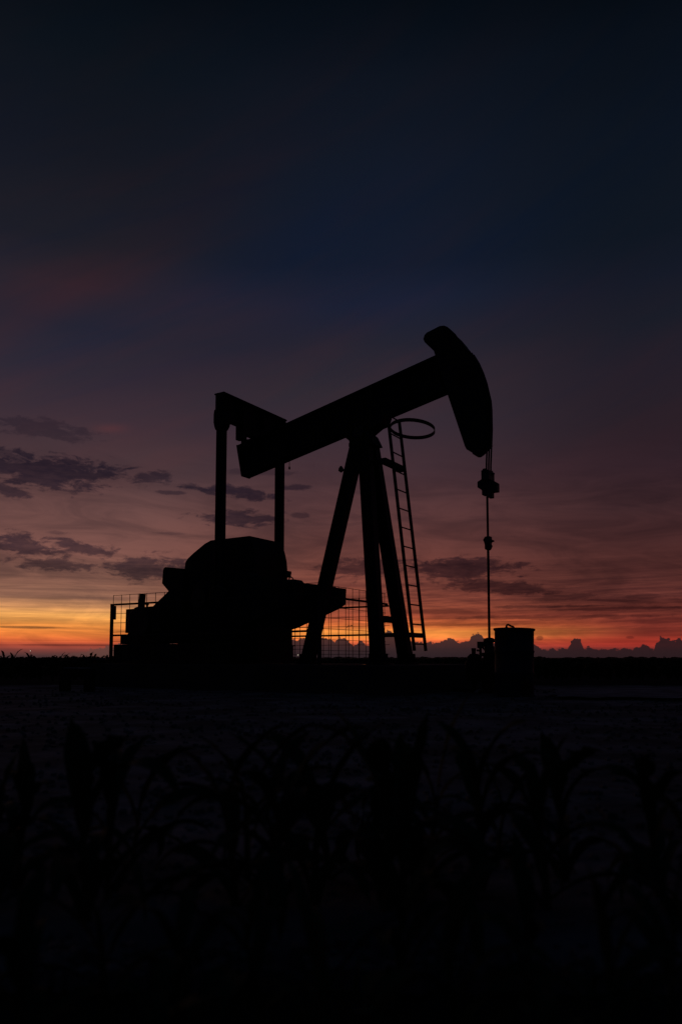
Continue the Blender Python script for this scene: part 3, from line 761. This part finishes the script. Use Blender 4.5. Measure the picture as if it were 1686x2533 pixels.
# ------------------------------------------------------------------ corn
def corn_mesh(seed, h, nl, lw=.04, ll=.42, segs=14):
    rnd = random.Random(seed)
    st = MB()
    lean = Vector((rnd.uniform(-.06, .06), rnd.uniform(-.06, .06), 0))
    def axis(t): return Vector((lean.x*t*t, lean.y*t*t, h*t))
    st.tube([axis(t/5*.8) for t in range(6)], (.009 + .006*h), 8, .004)
    stalk = st
    lf = bmesh.new()
    a0 = rnd.uniform(0, math.pi)
    for k in range(nl):
        t = .10 + .68*k/(nl-1)
        p0 = axis(t)
        ang = a0 + math.pi*k + rnd.uniform(-.7, .7)
        d = Vector((math.cos(ang), math.sin(ang), 0))
        side = Vector((-d.y, d.x, 0))
        L = ll*rnd.uniform(.75, 1.15)*(1.0 if k < nl-2 else .85)
        rise = rnd.uniform(1.0, 1.45) if k > nl-4 else rnd.uniform(.7, 1.3)
        curl = rnd.uniform(1.4, 3.3) if k < nl-2 else rnd.uniform(.2, 1.6)
        tw = rnd.uniform(-.8, .8)
        w = lw*rnd.uniform(.75, 1.15)
        p = p0.copy(); el_ = rise
        rows = []
        for i in range(segs+1):
            s = i/segs
            ww = w*(.35 + 1.3*s if s < .35 else (.805+.2*(s-.35)/.25 if s < .6 else 1.0*(1-((s-.6)/.4)**1.7)))*.5 + .0006
            tdir = d*math.cos(el_) + Vector((0, 0, math.sin(el_)))
            nrm = side.cross(tdir)
            sd2 = side*math.cos(tw*s) + nrm*math.sin(tw*s)
            up2 = sd2.cross(tdir)
            rip = .12*ww*math.sin(s*17 + k)
            tear = 1.0 - (rnd.uniform(.25, .7) if rnd.random() < .16 else 0)
            tear2 = 1.0 - (rnd.uniform(.25, .7) if rnd.random() < .16 else 0)
            rows.append([lf.verts.new(p + sd2*ww*tear + up2*(-.35*ww + rip)), lf.verts.new(p), lf.verts.new(p - sd2*ww*tear2 + up2*(-.35*ww - rip))])
            p = p + tdir*(L/segs)
            el_ -= curl*(L/segs)/L*(.4 + 1.4*s)
            ang_d = rnd.uniform(-.05, .05)
            d = Vector((d.x*math.cos(ang_d)-d.y*math.sin(ang_d), d.x*math.sin(ang_d)+d.y*math.cos(ang_d), 0))
        for A, B in zip(rows, rows[1:]):
            lf.faces.new((A[0], A[1], B[1], B[0])); lf.faces.new((A[1], A[2], B[2], B[1]))
    ml = bpy.data.meshes.new('leaves'); lf.to_mesh(ml); lf.free(); ml.materials.append(M['leaf'])
    for q_ in ml.polygons: q_.use_smooth = True
    bmesh.ops.recalc_face_normals(stalk.bm, faces=stalk.bm.faces[:])
    ms = bpy.data.meshes.new('stalk'); stalk.bm.to_mesh(ms); stalk.bm.free(); ms.materials.append(M['stalk'])
    return ms, ml

protos = [corn_mesh(100+i, .27 + .025*(i % 4), 6 + i % 4, (.038, .048, .043)[i % 3], .31) for i in range(16)]
def corn(loc, sc, rz, proto, label, group):
    t = thing('corn_plant', label, 'corn plant', loc, rz, group)
    t.scale = (sc, sc, sc)
    for nm, me in zip(('stalk', 'leaves'), proto):
        o = bpy.data.objects.new(nm, me); C.objects.link(o); o.parent = t
    return t
rnd = random.Random(77)
# foreground rows: x is given as the bearing (x/y), y the distance
FG = [(-.455, 1.45, 1.0), (-.42, 1.62, .9), (-.325, 1.42, 1.0), (-.30, 1.55, .85), (-.27, 1.75, .8), (-.135, 1.5, .98), (-.12, 1.68, .9), (-.09, 1.45, .9), (-.075, 1.62, .95), (-.035, 1.5, .95), (-.015, 1.7, .9), (.06, 1.46, .98), (.08, 1.62, .92), (.10, 1.5, .9), (.115, 1.75, .85), (.18, 1.6, .95), (.20, 1.78, .8), (.265, 1.48, 1.0), (.29, 1.66, .88), (.41, 1.55, .8), (.455, 1.45, .85),
      (-.40, .95, .62), (-.30, 1.1, .7), (-.20, .98, .6), (-.10, 1.08, .66), (-.02, .95, .6), (.07, 1.1, .68), (.15, .98, .62), (.24, 1.1, .68), (.33, .96, .6), (.42, 1.1, .66), (-.22, .8, .48), (.02, .78, .45), (.27, .8, .48)]
for i, (bx, y, s) in enumerate(FG):
    corn((bx*y, y, -.03), s, rnd.uniform(0, 6.3), protos[i % 16],
         'young corn plant in the dark foreground row, leaves arching over bare ground' if y > 1.2 else 'low corn plant nearest the camera, all but lost in black at the bottom edge',
         'young corn plants in the foreground' if y > 1.2 else 'lowest corn plants at the bottom edge')
# plants of the far field whose tips stand above the horizon
big = [corn_mesh(300+i, .62, 5, .10, .40) for i in range(4)]
HZ = [(15, 1599, 21), (37, 1596, 20), (73, 1601, 22), (91, 1609, 22), (152, 1605, 23), (160, 1608, 21), (228, 1600, 20), (240, 1606, 21), (868, 1622, 24), (884, 1624, 24), (1344, 1621, 26), (1508, 1616, 24), (1600, 1622, 25)]
for i, (px, py, y) in enumerate(HZ):
    tx = (px - 843)/1862*y; ztop = .5 + (1627 - py)/1862*y
    left = px < 400
    corn((tx, y, -.03), (ztop + .0)/.84, rnd.uniform(0, 6.3), big[i % 4],
         'tall corn plant whose leaf tips stand black against the glow at far left' if left else ('corn plant behind the mesh fence, tips just at the horizon' if px < 1000 else 'lone corn leaf tip just breaking the horizon at right'),
         'corn plants on the left horizon' if left else ('corn plants behind the fence' if px < 1000 else 'corn tips on the right horizon'))

def field():
    """the crop beyond the lot: a mass of rows nobody could count"""
    rnd = random.Random(5)
    verts, faces = [], []
    def blade(x, y, h, a, L, w):
        d = (math.cos(a), math.sin(a)); s = (-d[1]*w, d[0]*w)
        k = len(verts)
        for t, up, ww in ((0, .25, .7), (.45, .95, 1.0), (.8, 1.0, .7), (1.0, .85, .08)):
            cx, cy, cz = x + d[0]*L*t, y + d[1]*L*t, h*up
            verts.append((cx + s[0]*ww, cy + s[1]*ww, cz)); verts.append((cx - s[0]*ww, cy - s[1]*ww, cz))
        for i in range(3):
            faces.append((k+2*i, k+2*i+1, k+2*i+3, k+2*i+2))
    y = 14.4
    while y < 80:
        step = .22 if y < 30 else .5
        xm = y*.62 + 3
        x = -xm
        while x < xm:
            px, py = x + rnd.uniform(-.1, .1), y + rnd.uniform(-.12, .12)
            lx = (px-O.x)*math.cos(TH) - (py-O.y)*math.sin(TH); ly = (px-O.x)*math.sin(TH) + (py-O.y)*math.cos(TH)
            if not (-5.6 < lx < 2.6 and -2 < ly < 2.2):
                h = (.40 + rnd.gauss(0, .03)) if y < 22 else (.43 + rnd.gauss(0, .03))
                if px < -4.5 and y > 17 and rnd.random() < .30: h += rnd.uniform(.04, .13)
                for k in range(4 if y < 30 else 3):
                    blade(px, py, h*rnd.uniform(.75, 1.05), rnd.uniform(0, 6.283), rnd.uniform(.18, .36), rnd.uniform(.022, .034))
            x += step*rnd.uniform(.8, 1.2)
        y += .75 if y < 30 else 2.0
    me = bpy.data.meshes.new('crop_field'); me.from_pydata(verts, [], faces); me.materials.append(M['crop'])
    o = bpy.data.objects.new('crop_field', me); C.objects.link(o)
    o['kind'] = 'stuff'; o['label'] = 'dark low crop field stretching behind the pumpjack to the horizon'; o['category'] = 'crop'
field()
